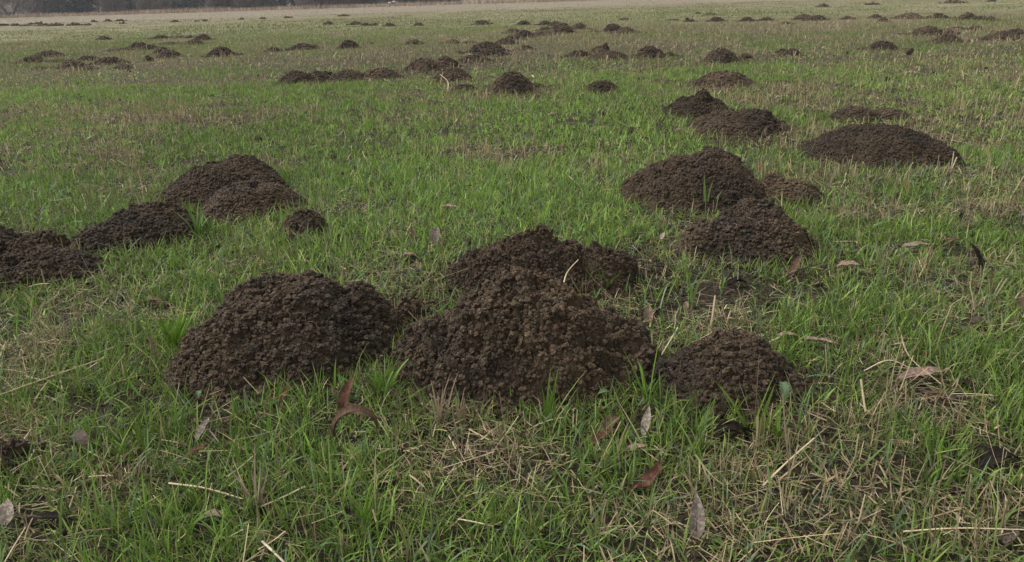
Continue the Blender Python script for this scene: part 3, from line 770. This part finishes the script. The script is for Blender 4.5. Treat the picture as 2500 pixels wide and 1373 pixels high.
def grass_band(d0, d1, dens, S, hmean, wmean, seed, tuft=0, marg=.7):
    x, y, rg = scatter(d0, d1, dens, marg, seed=seed)
    n = len(x)
    if tuft:
        nt_ = max(1, n//tuft); ti = rg.integers(0, nt_, n)
        cx, cy = x[:nt_], y[:nt_]
        sg = .011*np.exp(rg.normal(0, .4, nt_))[ti]
        loose = rg.uniform(0, 1, n) < .30
        ox, oy = rg.normal(0, 1, n)*sg, rg.normal(0, 1, n)*sg
        xx, yy = np.where(loose, x, cx[ti]+ox), np.where(loose, y, cy[ti]+oy)
        az = np.where(loose, rg.uniform(0, 6.283, n), np.arctan2(oy, ox)+rg.normal(0, .6, n))
        tm = np.exp(rg.normal(0, .22, nt_))[ti]; tc = np.exp(rg.normal(0, .24, (nt_, 1)))[ti]
        x, y = xx, yy
    else:
        az = rg.uniform(0, 6.283, n); tm = 1; tc = np.ones((n, 1))
    d = np.hypot(x, y)
    v = field(x, y); mh = mound_h(x, y); fl = flat(x, y) if d0 < 8 else np.ones(n)
    lush = 1/(1+np.exp(-3.4*v))
    keep = (mh < .006+rg.uniform(0, .028, n)*(rg.uniform(0, 1, n) < .38)) & (rg.uniform(0, 1, n) < np.where(d < 3.5, .52, .36)+np.where(d < 3.5, .48, .64)*lush) & ((fbm(x*3.1, y*3.1, 97, 4)+.12*rg.normal(0, 1, n) > -.40) | (d > 9))
    x, y, az, d, v, fl, lush, mh = (q[keep] for q in (x, y, az, d, v, fl, lush, mh))
    if tuft: tm = tm[keep]; tc = tc[keep]
    else: tc = tc[keep]
    n = len(x)
    Ln = hmean*np.exp(rg.normal(0, .33, n))*(.62+.55*lush)*tm*fl**.6
    lean = np.abs(rg.normal(0, .56+.25*(1-lush), n)); flatb = rg.uniform(0, 1, n) < .10+.30*(1-lush)
    el = np.where(flatb | (fl < .5), rg.uniform(.05, .6, n), math.pi/2-lean)
    bend = np.abs(rg.normal(.45, .45, n))
    wd = wmean*np.exp(rg.normal(0, .3, n))
    ptan = np.clip(.55-.55*lush, .03, .6)+.42*np.clip((d-30)/45, 0, 1)
    g = pick(GREENS, rg, n, .14, GW); t = pick(TANS, rg, n, .15)
    tt = (rg.uniform(0, 1, n) < ptan)[:, None]
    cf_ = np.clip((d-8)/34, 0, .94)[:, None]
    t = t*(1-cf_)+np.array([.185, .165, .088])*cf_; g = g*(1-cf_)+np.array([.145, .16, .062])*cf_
    dull = (1-lush)[:, None]*.55+.12
    g = g*(1-dull)+np.array([.15, .16, .058])*dull
    c = np.where(tt, t, g)*tc
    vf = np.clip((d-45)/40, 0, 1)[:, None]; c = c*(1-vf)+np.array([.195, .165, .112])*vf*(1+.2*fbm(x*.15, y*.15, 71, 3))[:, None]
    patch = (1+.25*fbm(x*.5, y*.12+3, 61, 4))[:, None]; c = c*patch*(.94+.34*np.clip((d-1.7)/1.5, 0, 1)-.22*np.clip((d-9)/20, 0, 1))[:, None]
    return blades(x, y, np.full(n, -.004), az, el, bend, Ln, wd, c.clip(.01, .6), S, rg=rg)
parts = [grass_band(.3, 2.2, 13500, 4, .044, .0030, 1, 9, marg=1.7),
         grass_band(2.2, 4.5, 8800, 3, .038, .0034, 2, 9, marg=1.6),
         grass_band(4.5, 10, 3900, 2, .036, .0050, 3, 8, marg=1.8),
         grass_band(10, 26, 620, 2, .045, .011, 4, marg=2.5),
         grass_band(26, 60, 95, 2, .055, .026, 5, marg=3),
         grass_band(60, 118, 24, 2, .045, .05, 6, marg=5)]
# broad coarse blades standing out of the turf near the camera
x, y, rg = scatter(.3, 4.5, 520, 1.6, seed=70)
mh = mound_h(x, y); fl = flat(x, y); k = (mh < .002) & (fl > .6); x, y = x[k], y[k]; n = len(x)
parts.append(blades(x, y, np.zeros(n), rg.uniform(0, 6.283, n), rg.uniform(.15, 1.5, n), np.abs(rg.normal(.6, .5, n)),
                    rg.uniform(.045, .10, n), rg.uniform(.0035, .0065, n), pick(np.array([[.10, .17, .045], [.125, .18, .10], [.09, .145, .07], [.08, .14, .03]]), rg, n, .12), 5, rg=rg))
V, T, Q, C = merge(parts)
tag(obj('grass', mkmesh('grass', V, T, Q, C), M_grass), 'short green and yellowing grass covering the field', 'grass', kind='stuff')

# upright cut stubble
def stubble(d0, d1, dens, seed, L_, wd):
    x, y, rg = scatter(d0, d1, dens, 1.6, seed=seed)
    v = field(x, y)+.9*fbm(x*2.2, y*2.2, 91, 3); mh = mound_h(x, y); fl = flat(x, y) if d0 < 8 else np.ones(len(x))
    k = (mh < .012) & (rg.uniform(0, 1, len(x)) < np.clip(.55-.75*v, .06, 1)) & (fl > .5)
    x, y = x[k], y[k]
    # a few straws per root
    m = 3; x = np.repeat(x, m)+rg.normal(0, .008, len(x)*m); y = np.repeat(y, m)+rg.normal(0, .008, len(y)*m); n = len(x)
    return blades(x, y, np.full(n, -.002), rg.uniform(0, 6.283, n), math.pi/2-np.abs(rg.normal(0, .28, n)), rg.normal(0, .12, n),
                  L_*np.exp(rg.normal(0, .35, n)), wd*np.exp(rg.normal(0, .2, n)), pick(TANS, rg, n, .15), 2, blunt=True, rg=rg)
V, T, Q, C = merge([stubble(.3, 3.2, 420, 21, .062, .0021), stubble(3.2, 8, 190, 22, .06, .0036), stubble(8, 22, 22, 23, .07, .008)])
tag(obj('straw_stubble', mkmesh('straw_stubble', V, T, Q, C), M_straw), 'pale upright cut straw stubble among the grass', 'stubble', kind='stuff')

# dead straw lying flat
def litter(d0, d1, dens, seed, L_, wd, base=.35):
    x, y, rg = scatter(d0, d1, dens, 1.6, seed=seed)
    v = field(x, y); mh = mound_h(x, y)
    k = (mh < .004) & (rg.uniform(0, 1, len(x)) < np.clip(base*.9-.34*v, .08, 1))
    x, y, v = x[k], y[k], v[k]; n = len(x)
    z = rg.uniform(.0, .028, n)*(1+.3*(v < -.4))
    ll = L_*np.exp(rg.normal(0, .5, n))
    return blades(x, y, z, rg.uniform(0, 6.283, n), rg.normal(.08, .2, n), rg.normal(.1, .25, n), ll, wd*np.exp(rg.normal(0, .35, n)),
                  pick(TANS*np.array([.84, .82, .83]), rg, n, .25), 3, blunt=True, rg=rg)
V, T, Q, C = merge([litter(.3, 3.2, 8200, 31, .040, .0018), litter(3.2, 8, 3000, 32, .042, .0030), litter(8, 24, 180, 33, .06, .008)])
tag(obj('straw_litter', mkmesh('straw_litter', V, T, Q, C), M_straw), 'dead brown straw litter lying flat under the grass', 'straw litter', kind='stuff')

# ------------------------------------------------------------------ fallen leaves, stalks, weeds
LC = {'pale': (.30, .25, .20), 'tan': (.28, .21, .14), 'red': (.115, .055, .035), 'brown': (.12, .075, .05), 'dark': (.020, .015, .011), 'grey': (.23, .19, .155), 'pink': (.27, .19, .145), 'purple': (.10, .075, .06)}
def leaf(lab, px, py, lp, az, pit, curl, fold, ck, z0=.015, wr=.30, tw=0.0):
    P = gnd(px, py); hm = max(0, float(mound_h(np.array([P[0]]), np.array([P[1]]))[0]))
    if hm > .01:                                       # lies on a mound: climb along the ray
        for q in np.linspace(1, .5, 120):
            P2 = CAM+(P-CAM)*q
            if float(mound_h(np.array([P2[0]]), np.array([P2[1]]))[0]) <= P2[2]: P = P2; break
        hm = float(mound_h(np.array([P[0]]), np.array([P[1]]))[0])+.006
    L_ = lp*depth(P)/FPX
    n, m = 18, 7
    az = R(az); pit = R(pit); curl = R(curl); fold = R(fold)
    c = np.zeros(3); cs = []; T_ = []
    for i in range(n):
        e = pit-curl*i/(n-1)
        t = np.array([math.cos(az)*math.cos(e), math.sin(az)*math.cos(e), math.sin(e)])
        cs.append(c.copy()); T_.append((t, e)); c = c+t*L_/(n-1)
    cs = np.array(cs); cen = cs.mean(0); V = []; mid = []
    for i in range(n):
        s = i/(n-1); hw = L_*wr*.5*(math.sin(math.pi*min(1, s*1.02+.02)**.8)**.8 if 0 < s < 1 else .03)
        t, e = T_[i]
        side = np.array([-math.sin(az), math.cos(az), 0]); nn = np.cross(t, side)
        a2 = R(tw)*s; sd = side*math.cos(a2)+nn*math.sin(a2); n2 = np.cross(t, sd)
        for j in range(m):
            q = (j-(m-1)/2)/((m-1)/2)
            ph = fold*abs(q)
            wv = hw*(.09*math.sin(i*.9+q*2.5+px)+.05*math.sin(i*2.3-q*4+py))*(.4+abs(q))
            V.append(cs[i]+sd*q*hw*math.cos(ph)+n2*(abs(q)*hw*math.sin(ph)+wv)-cen)
        mid.append((cs[i]-cen-n2*L_*.004, sd, n2))
    V = np.array(V)
    i = (np.arange(n-1)[:, None]*m+np.arange(m-1)[None, :]).ravel(); Q = np.stack([i, i+1, i+m+1, i+m], 1)
    zmin = V[:, 2].min()
    c0 = np.array(LC[ck])*.85; rg = np.random.default_rng(int(px*7+py))
    q = np.abs(np.tile(np.linspace(-1, 1, m), n)); sidevein = .9+.2*(np.sin(np.repeat(np.arange(n), m)*2.1+q*2.5) > .3)
    C = c0[None]*(rg.uniform(.75, 1.2, len(V))*sidevein)[:, None]
    o = obj('dead_leaf', mkmesh('leaf_blade', V, Q=Q, C=C, smooth=True), M_leaf, loc=(P[0], P[1], hm-zmin+z0))
    tag(o, lab, 'dead leaf', 'fallen dead leaves lying in the grass')
    if lp*1 >= 40:
        vs, qs = [], []
        for i, (p, sd, n2) in enumerate(mid):
            r_ = L_*.011*(1-.8*i/(n-1))
            vs += [p-sd*r_, p-n2*r_, p+sd*r_, p+n2*r_*1.6]
            if i: 
                b = (i-1)*4
                qs += [(b+a, b+(a+1) % 4, b+4+(a+1) % 4, b+4+a) for a in range(4)]
        obj('midrib', mkmesh('midrib', vs, Q=qs, C=np.tile(c0*.6, (len(vs), 1)), smooth=True), M_leaf, parent=o)
    return o
for d in LEAF_DATA: leaf(*d)

def stalk(lab, pts, wpx, ck, name='straw_stalk', cat='straw stalk', group='long dry stalks lying on the turf'):
    pos = []
    for (px, py, z) in pts:
        P0 = ray(px, py); t = (z-CAMH)/P0[2]; pos.append(CAM+P0*t)
    pos = np.array(pos); 
    # smooth resample
    tt = np.linspace(0, len(pos)-1, 13); ii = np.clip(tt.astype(int), 0, len(pos)-2); f = (tt-ii)[:, None]
    pm = np.concatenate([[2*pos[0]-pos[1]], pos, [2*pos[-1]-pos[-2]]])
    a, b, c, d = pm[ii], pm[ii+1], pm[ii+2], pm[ii+3]
    C_ = .5*(2*b+(c-a)*f+(2*a-5*b+4*c-d)*f**2+(3*b-a-3*c+d)*f**3)
    org = C_.mean(0); org[2] = 0
    r_ = wpx*.36*depth(pos[0])/FPX; vs, qs = [], []; k = 6
    for i in range(len(C_)):
        t = C_[min(i+1, len(C_)-1)]-C_[max(i-1, 0)]; t /= np.linalg.norm(t)
        s1 = np.cross(t, [0, 0, 1.]); s1 /= np.linalg.norm(s1)+1e-9; s2 = np.cross(s1, t)
        rr = r_*(1-.35*i/len(C_))*(1.25 if i % 5 == 4 else 1)
        for j in range(k):
            an = 2*math.pi*j/k; vs.append(C_[i]-org+s1*math.cos(an)*rr+s2*math.sin(an)*rr*.7)
        if i: 
            b0 = (i-1)*k; qs += [(b0+j, b0+(j+1) % k, b0+k+(j+1) % k, b0+k+j) for j in range(k)]
    V = np.array(vs); C = np.array(ck)[None]*(1+.15*fbm(np.arange(len(V))*.13, np.zeros(len(V)), 5))[:, None]
    o = obj(name, mkmesh(name, V, Q=qs, C=C, smooth=True), M_straw, loc=tuple(org))
    tag(o, lab, cat, group)
for d in STALK_DATA: stalk(d[0], d[1], d[2], d[3])
stalk('thin black twig lying beside the crumbly round molehill right of centre', [(1925, 672, .03), (1965, 655, .045), (2015, 640, .05)], 5, (.02, .017, .015), 'twig', 'twig', None)

def tuft(lab, px, py, n, hpx, wpx, spread, seed, tone=(.10, .19, .035), fan=None):
    rg = np.random.default_rng(seed); P = gnd(px, py); sc = depth(P)/FPX
    L_ = hpx*sc*np.exp(rg.normal(0, .2, n)); az = rg.uniform(0, 6.283, n) if fan is None else rg.choice(fan, n)+rg.normal(0, .35, n)
    V, T, Q, C = blades(rg.normal(0, .006, n), rg.normal(0, .006, n), np.zeros(n), az, math.pi/2-np.abs(rg.normal(spread, spread*.5, n)), np.abs(rg.normal(.25, .3, n)),
                        L_, wpx*sc*np.exp(rg.normal(0, .2, n)), pick(np.array([tone])*(np.array([1.12, 1.0, .75]) if tone[1] > tone[0] else np.array([.72, .72, .8])), rg, n, .2), 6, rg=rg)
    o = obj('grass_tuft', mkmesh('grass_tuft', V, T, Q, C), M_grass, loc=(P[0], P[1], 0))
    tag(o, lab, 'grass tuft', 'taller tufts standing out of the turf')
for d in TUFT_DATA: tuft(*d)

# toothed grey-green weed leaf by the front right molehill
def weed(lab, px, py, lp, az, pit, seed, tone):
    P = gnd(px, py); L_ = lp*depth(P)/FPX; n, m = 22, 5; V = []
    az = R(az)
    for i in range(n):
        s = i/(n-1); e = R(pit)-.9*s*s
        hw = L_*.22*(math.sin(math.pi*(.06+.93*s)))**.7*(1+.22*(1 if i % 3 == 0 else -.6))
        c = np.array([math.cos(az)*L_*s*math.cos(e), math.sin(az)*L_*s*math.cos(e), L_*s*math.sin(e)])
        side = np.array([-math.sin(az), math.cos(az), 0])
        for j in range(m):
            q = (j-2)/2; V.append(c+side*q*hw+np.array([0, 0, 1])*abs(q)*hw*.35)
    V = np.array(V); i = (np.arange(n-1)[:, None]*m+np.arange(m-1)[None, :]).ravel()
    Q = np.stack([i, i+1, i+m+1, i+m], 1)
    C = np.tile(np.array(tone), (len(V), 1)); C.reshape(n, m, 3)[:, 2] *= 1.5
    o = obj('weed_leaf', mkmesh('weed_leaf', V, Q=Q, C=C, smooth=True), M_grass, loc=(P[0], P[1], .03)); tag(o, lab, 'weed leaf')
weed('toothed grey green weed leaf standing against the front right molehill', 1912, 1008, 58, 80, 75, 1, (.085, .125, .062))
weed('pale lobed weed leaf poking out at the foot of the largest molehill', 1460, 990, 40, 10, 25, 2, (.08, .13, .06))
weed('round glossy green weed leaf below the left front molehill', 490, 1000, 28, 100, 60, 3, (.08, .13, .055))

# loose crumbs of earth and shreds of leaf all over the turf
def bits(d0, d1, dens, seed, r_):
    x, y, rg = scatter(d0, d1, dens, 1.6, seed=seed)
    k = (mound_h(x, y) < 0) & (rg.uniform(0, 1, len(x)) < np.clip(.25-.9*fbm(x*1.3, y*1.3, 131, 3), .02, 1)); x, y = x[k], y[k]
    rad = r_*np.exp(rg.normal(0, .45, len(x)))
    v, f = clods(np.stack([x, y, rad*.6+.004], 1), rad, 0, rg)
    return v, f, np.zeros((0, 4), int), np.repeat(np.array([[.04, .03, .021]])*rg.uniform(.6, 1.4, (len(x), 1)), 12, 0)
V, T, Q, C = merge([bits(.8, 3, 160, 51, .006), bits(3, 9, 26, 52, .007), bits(9, 24, 2.5, 53, .012)])
tag(obj('earth_crumbs', mkmesh('earth_crumbs', V, T, Q, C), M_soil), 'loose dark crumbs of earth scattered in the grass', 'earth crumbs', kind='stuff')
def shreds(d0, d1, dens, seed, L_):
    x, y, rg = scatter(d0, d1, dens, 1.6, seed=seed); k = mound_h(x, y) < 0; x, y = x[k], y[k]; n = len(x)
    return blades(x, y, rg.uniform(.008, .03, n), rg.uniform(0, 6.283, n), rg.uniform(-.1, .9, n), rg.uniform(0, 1.6, n), L_*np.exp(rg.normal(0, .35, n)), L_*rg.uniform(.25, .5, n),
                  pick(np.array([[.28, .22, .17], [.10, .07, .05], [.03, .023, .02], [.17, .11, .075], [.035, .027, .022]]), rg, n, .2), 4, rg=rg)
V, T, Q, C = merge([shreds(.8, 3.2, 16, 61, .02), shreds(3.2, 9, 5, 62, .03), shreds(9, 26, .55, 63, .05)])
tag(obj('leaf_shreds', mkmesh('leaf_shreds', V, T, Q, C), M_leaf), 'small shreds of dead leaf strewn in the turf', 'leaf shreds', kind='stuff')

# ------------------------------------------------------------------ far bank, hedge trees
rg = np.random.default_rng(9)
n = 15000
x = rg.uniform(-95, 70, n); y = rg.uniform(113.5, 117.5, n)+1.2*fbm(x/9, x*0, 4)
hb = .32+.32*fbm(x/7, y/5, 12, 4)+.0*x
k = hb > .02; x, y, hb = x[k], y[k], hb[k]; n = len(x)
V, T, Q, C = blades(x, y, np.zeros(n), rg.uniform(0, 6.283, n), math.pi/2-np.abs(rg.normal(0, .35, n)), rg.uniform(0, .8, n), (hb+.25)*rg.uniform(.6, 1.3, n), rg.uniform(.05, .11, n),
                    pick(np.array([[.36, .27, .19], [.27, .20, .15], [.30, .24, .15], [.40, .31, .23]]), rg, n, .15), 2, rg=rg)
tag(obj('reed_bank', mkmesh('reed_bank', V, T, Q, C), M_straw), 'pale dead reeds and rough grass along the far edge of the field', 'reeds', kind='stuff')

def crown_pts(rg, n, rx, hgt, lump):
    zc = rg.uniform(.02, 1, lump)
    ra = np.sqrt(np.clip(1-np.clip((zc-.45)/.6, 0, 1)**2, .02, 1))*rg.uniform(.3, .92, lump); aa = rg.uniform(0, 6.283, lump)
    k = rg.integers(0, lump, n); sg = rg.uniform(.09, .2, lump)[k]
    return np.stack([np.cos(aa[k])*ra[k]*rx+rg.normal(0, 1, n)*sg*rx, np.sin(aa[k])*ra[k]*rx+rg.normal(0, 1, n)*sg*rx, np.abs(zc[k]*hgt*.95+rg.normal(0, 1, n)*sg*hgt*.5)], 1)
def tubes(segs, tone, rg):
    vs, qs = [], []
    for (a, b, ra, rb) in segs:
        a, b = np.array(a), np.array(b); t = b-a; t = t/(np.linalg.norm(t)+1e-9)
        s1 = np.cross(t, [.3, .9, .2]); s1 /= np.linalg.norm(s1); s2 = np.cross(t, s1); o_ = len(vs)
        for p, r_ in ((a, ra), (b, rb)):
            for j in range(5): an = j*2*math.pi/5; vs.append(p+s1*math.cos(an)*r_+s2*math.sin(an)*r_)
        qs += [(o_+j, o_+(j+1) % 5, o_+5+(j+1) % 5, o_+5+j) for j in range(5)]
    V = np.array(vs); return V, qs, np.tile(np.array(tone), (len(V), 1))*rg.uniform(.8, 1.2, (len(V), 1))
def tree(lab, x0, x1, hgt, kind, seed, dist=122.0, low=0.0):
    rg = np.random.default_rng(seed)
    pxc = (x0+x1)/2; d = ray(pxc, 30.); s = dist/d[1]; X = d[0]*s
    wdt = (x1-x0)*dist/FPX*1.2; rx = wdt/2
    root = bpy.data.objects.new(kind+'_tree' if hgt > 3 else kind+'_bush', None); col.objects.link(root); root.location = (X, dist, 0)
    cat = 'tree' if hgt > 3 else 'bush'
    tag(root, lab, cat, 'trees and bushes along the far edge of the field')
    bare = kind == 'bare'
    segs = []
    ns = 4 if bare else 2
    for q in range(ns):
        a = rg.uniform(0, 6.28); tip = (math.cos(a)*rx*.35, math.sin(a)*rx*.35, hgt*.55)
        b = (math.cos(a)*.15, math.sin(a)*.15, 0)
        segs.append((b, tip, .05*hgt/3+.04, .03*hgt/3))
        for z in range(5):
            a2 = a+rg.normal(0, .9); t2 = (tip[0]+math.cos(a2)*rx*.5, tip[1]+math.sin(a2)*rx*.5, tip[2]+rg.uniform(0, .35)*hgt)
            f = rg.uniform(.3, .95); st = tuple(b[i]+(tip[i]-b[i])*f for i in range(3))
            segs.append((st, t2, .022*hgt/3, .008))
    V, qs, C = tubes(segs, (.05, .04, .032), rg)
    obj('trunk', mkmesh('trunk', V, Q=qs, C=C), M_bark, parent=root)
    n = int(min(5200, 520*wdt+500)); zc = hgt*.52
    if bare:
        p = crown_pts(rg, n*5, rx, hgt, 90); n = len(p)
        a = np.arctan2(p[:, 1], p[:, 0])+rg.normal(0, .8, n)
        V, T, Q, C = blades(p[:, 0], p[:, 1], np.clip(p[:, 2], .05, None), a, rg.uniform(.4, 1.5, n), rg.normal(0, .3, n), rg.uniform(.35, .9, n), rg.uniform(.03, .07, n),
                            pick(np.array([[.17, .14, .12], [.21, .18, .155], [.14, .12, .105]]), rg, n, .2), 2, rg=rg)
    else:
        p = crown_pts(rg, n*3, rx, hgt, 70); n2 = len(p)
        tone = {'evergreen': [[.09, .11, .09], [.11, .13, .10], [.07, .085, .075]]}[kind]
        V, T, Q, C = blades(p[:, 0], p[:, 1], np.clip(p[:, 2], .05, None), rg.uniform(0, 6.28, n2), rg.uniform(-.6, 1.2, n2), rg.normal(0, .5, n2), rg.uniform(.18, .42, n2), rg.uniform(.14, .30, n2),
                            pick(np.array(tone), rg, n2, .3), 2, rg=rg)
    obj('crown', mkmesh('crown', V, T, Q, C), M_bush, parent=root)
TREE_DATA = [
 ("wide bare brown willow thicket at the left edge of the hedge", -70, 118, 7.5, 'bare'),
 ("dark green tree just right of the bare willow thicket", 112, 200, 6.5, 'evergreen', 125),
 ("broad dark evergreen tree second right of the willow thicket", 180, 268, 7.5, 'evergreen', 127),
 ("slim bare brown tree between the two dark evergreens at left", 255, 300, 6, 'bare', 121),
 ("tall dark evergreen tree left of the gap with the pale hillside", 288, 350, 8, 'evergreen', 127),
 ("small bare brown bush left in the gap", 344, 374, 1.7, 'bare', 119),
 ("thin dark tree standing in the middle of the gap", 366, 384, 4.6, 'evergreen', 130),
 ("small bare grey bush right in the gap", 380, 410, 1.8, 'bare', 119),
 ("rounded dark bush right of the gap", 406, 464, 2.4, 'evergreen', 126),
 ("broad dark evergreen tree right of the rounded bush", 458, 530, 6.5, 'evergreen', 127),
 ("round bare brown bush in front of the dark trees, left one of two", 515, 557, 2.6, 'bare', 118),
 ("wide dark evergreen tree behind the two round bare bushes", 545, 645, 7, 'evergreen', 127),
 ("round bare brown bush in front of the dark trees, right one of two", 582, 628, 2.4, 'bare', 118),
 ("wide dark evergreen tree right of the two round bare bushes", 632, 700, 6.8, 'evergreen', 127),
 ("dark evergreen tree in the middle of the hedge", 688, 752, 6, 'evergreen', 126),
 ("wide grey bare bush in the middle of the hedge", 742, 815, 4, 'bare', 119),
 ("dark evergreen tree right of the wide grey bare bush", 795, 850, 6, 'evergreen', 124),
 ("bare brown bush left of the dark trunk-like tree", 838, 880, 3.2, 'bare', 120),
 ("narrow dark tree near the pale stones on the bank", 880, 925, 5.5, 'evergreen', 120),
 ("tall bare tree behind the pale stones on the bank", 915, 985, 5.5, 'bare', 135),
 ("dark bush right of the pale stones on the bank", 985, 1025, 4.5, 'evergreen', 121),
 ("bare tree right of the dark bush beyond the pale stones", 1020, 1090, 5, 'bare', 128),
 ("dark evergreen bush near the right end of the visible hedge", 1083, 1125, 4, 'evergreen', 122),
]
for k, d in enumerate(TREE_DATA): tree(d[0], d[1], d[2], d[3], d[4], 300+k, *(d[5:] or (122,)))
def stone(lab, px, z, wpx, seed):
    rg = np.random.default_rng(seed); d = ray(px, 20.); q = 116.5/d[1]; v, f = ICOS[1]
    V = v*(1+rg.normal(0, .08, len(v)))[:, None]*np.array([wpx*116.5/FPX/2, .22, .11])
    o = obj('stone', mkmesh('stone', V, f, C=np.tile([.5, .48, .43], (len(V), 1)), smooth=True), M_bark, loc=(d[0]*q, 112.9, z)); tag(o, lab, 'stone')
stone('left one of two pale white stones on the reedy bank', 961, .50, 8, 1)
stone('right one of two pale white stones on the reedy bank', 971, .62, 8, 2)


# haze
hb_ = mkmesh('haze', [(x, y, z) for z in (-2, 62) for y in (-610, 610) for x in (-610, 610)],
             Q=[(0, 2, 3, 1), (4, 5, 7, 6), (0, 1, 5, 4), (2, 6, 7, 3), (0, 4, 6, 2), (1, 3, 7, 5)])
HAZE = 0.00062
if HAZE:
    m, t, N, L = newmat('haze_air')
    pv = N.new('ShaderNodeVolumePrincipled'); pv.inputs['Color'].default_value = (.80, .82, .86, 1); pv.inputs['Density'].default_value = HAZE
    pv.inputs['Anisotropy'].default_value = 0.0
    o = N.new('ShaderNodeOutputMaterial'); L.new(pv.outputs[0], o.inputs['Volume'])
    ho = obj('haze', hb_, m); tag(ho, 'thin pale winter haze over the field', 'haze', kind='stuff')
print('mounds', len(MOUNDS), 'objects', len(scene.objects))
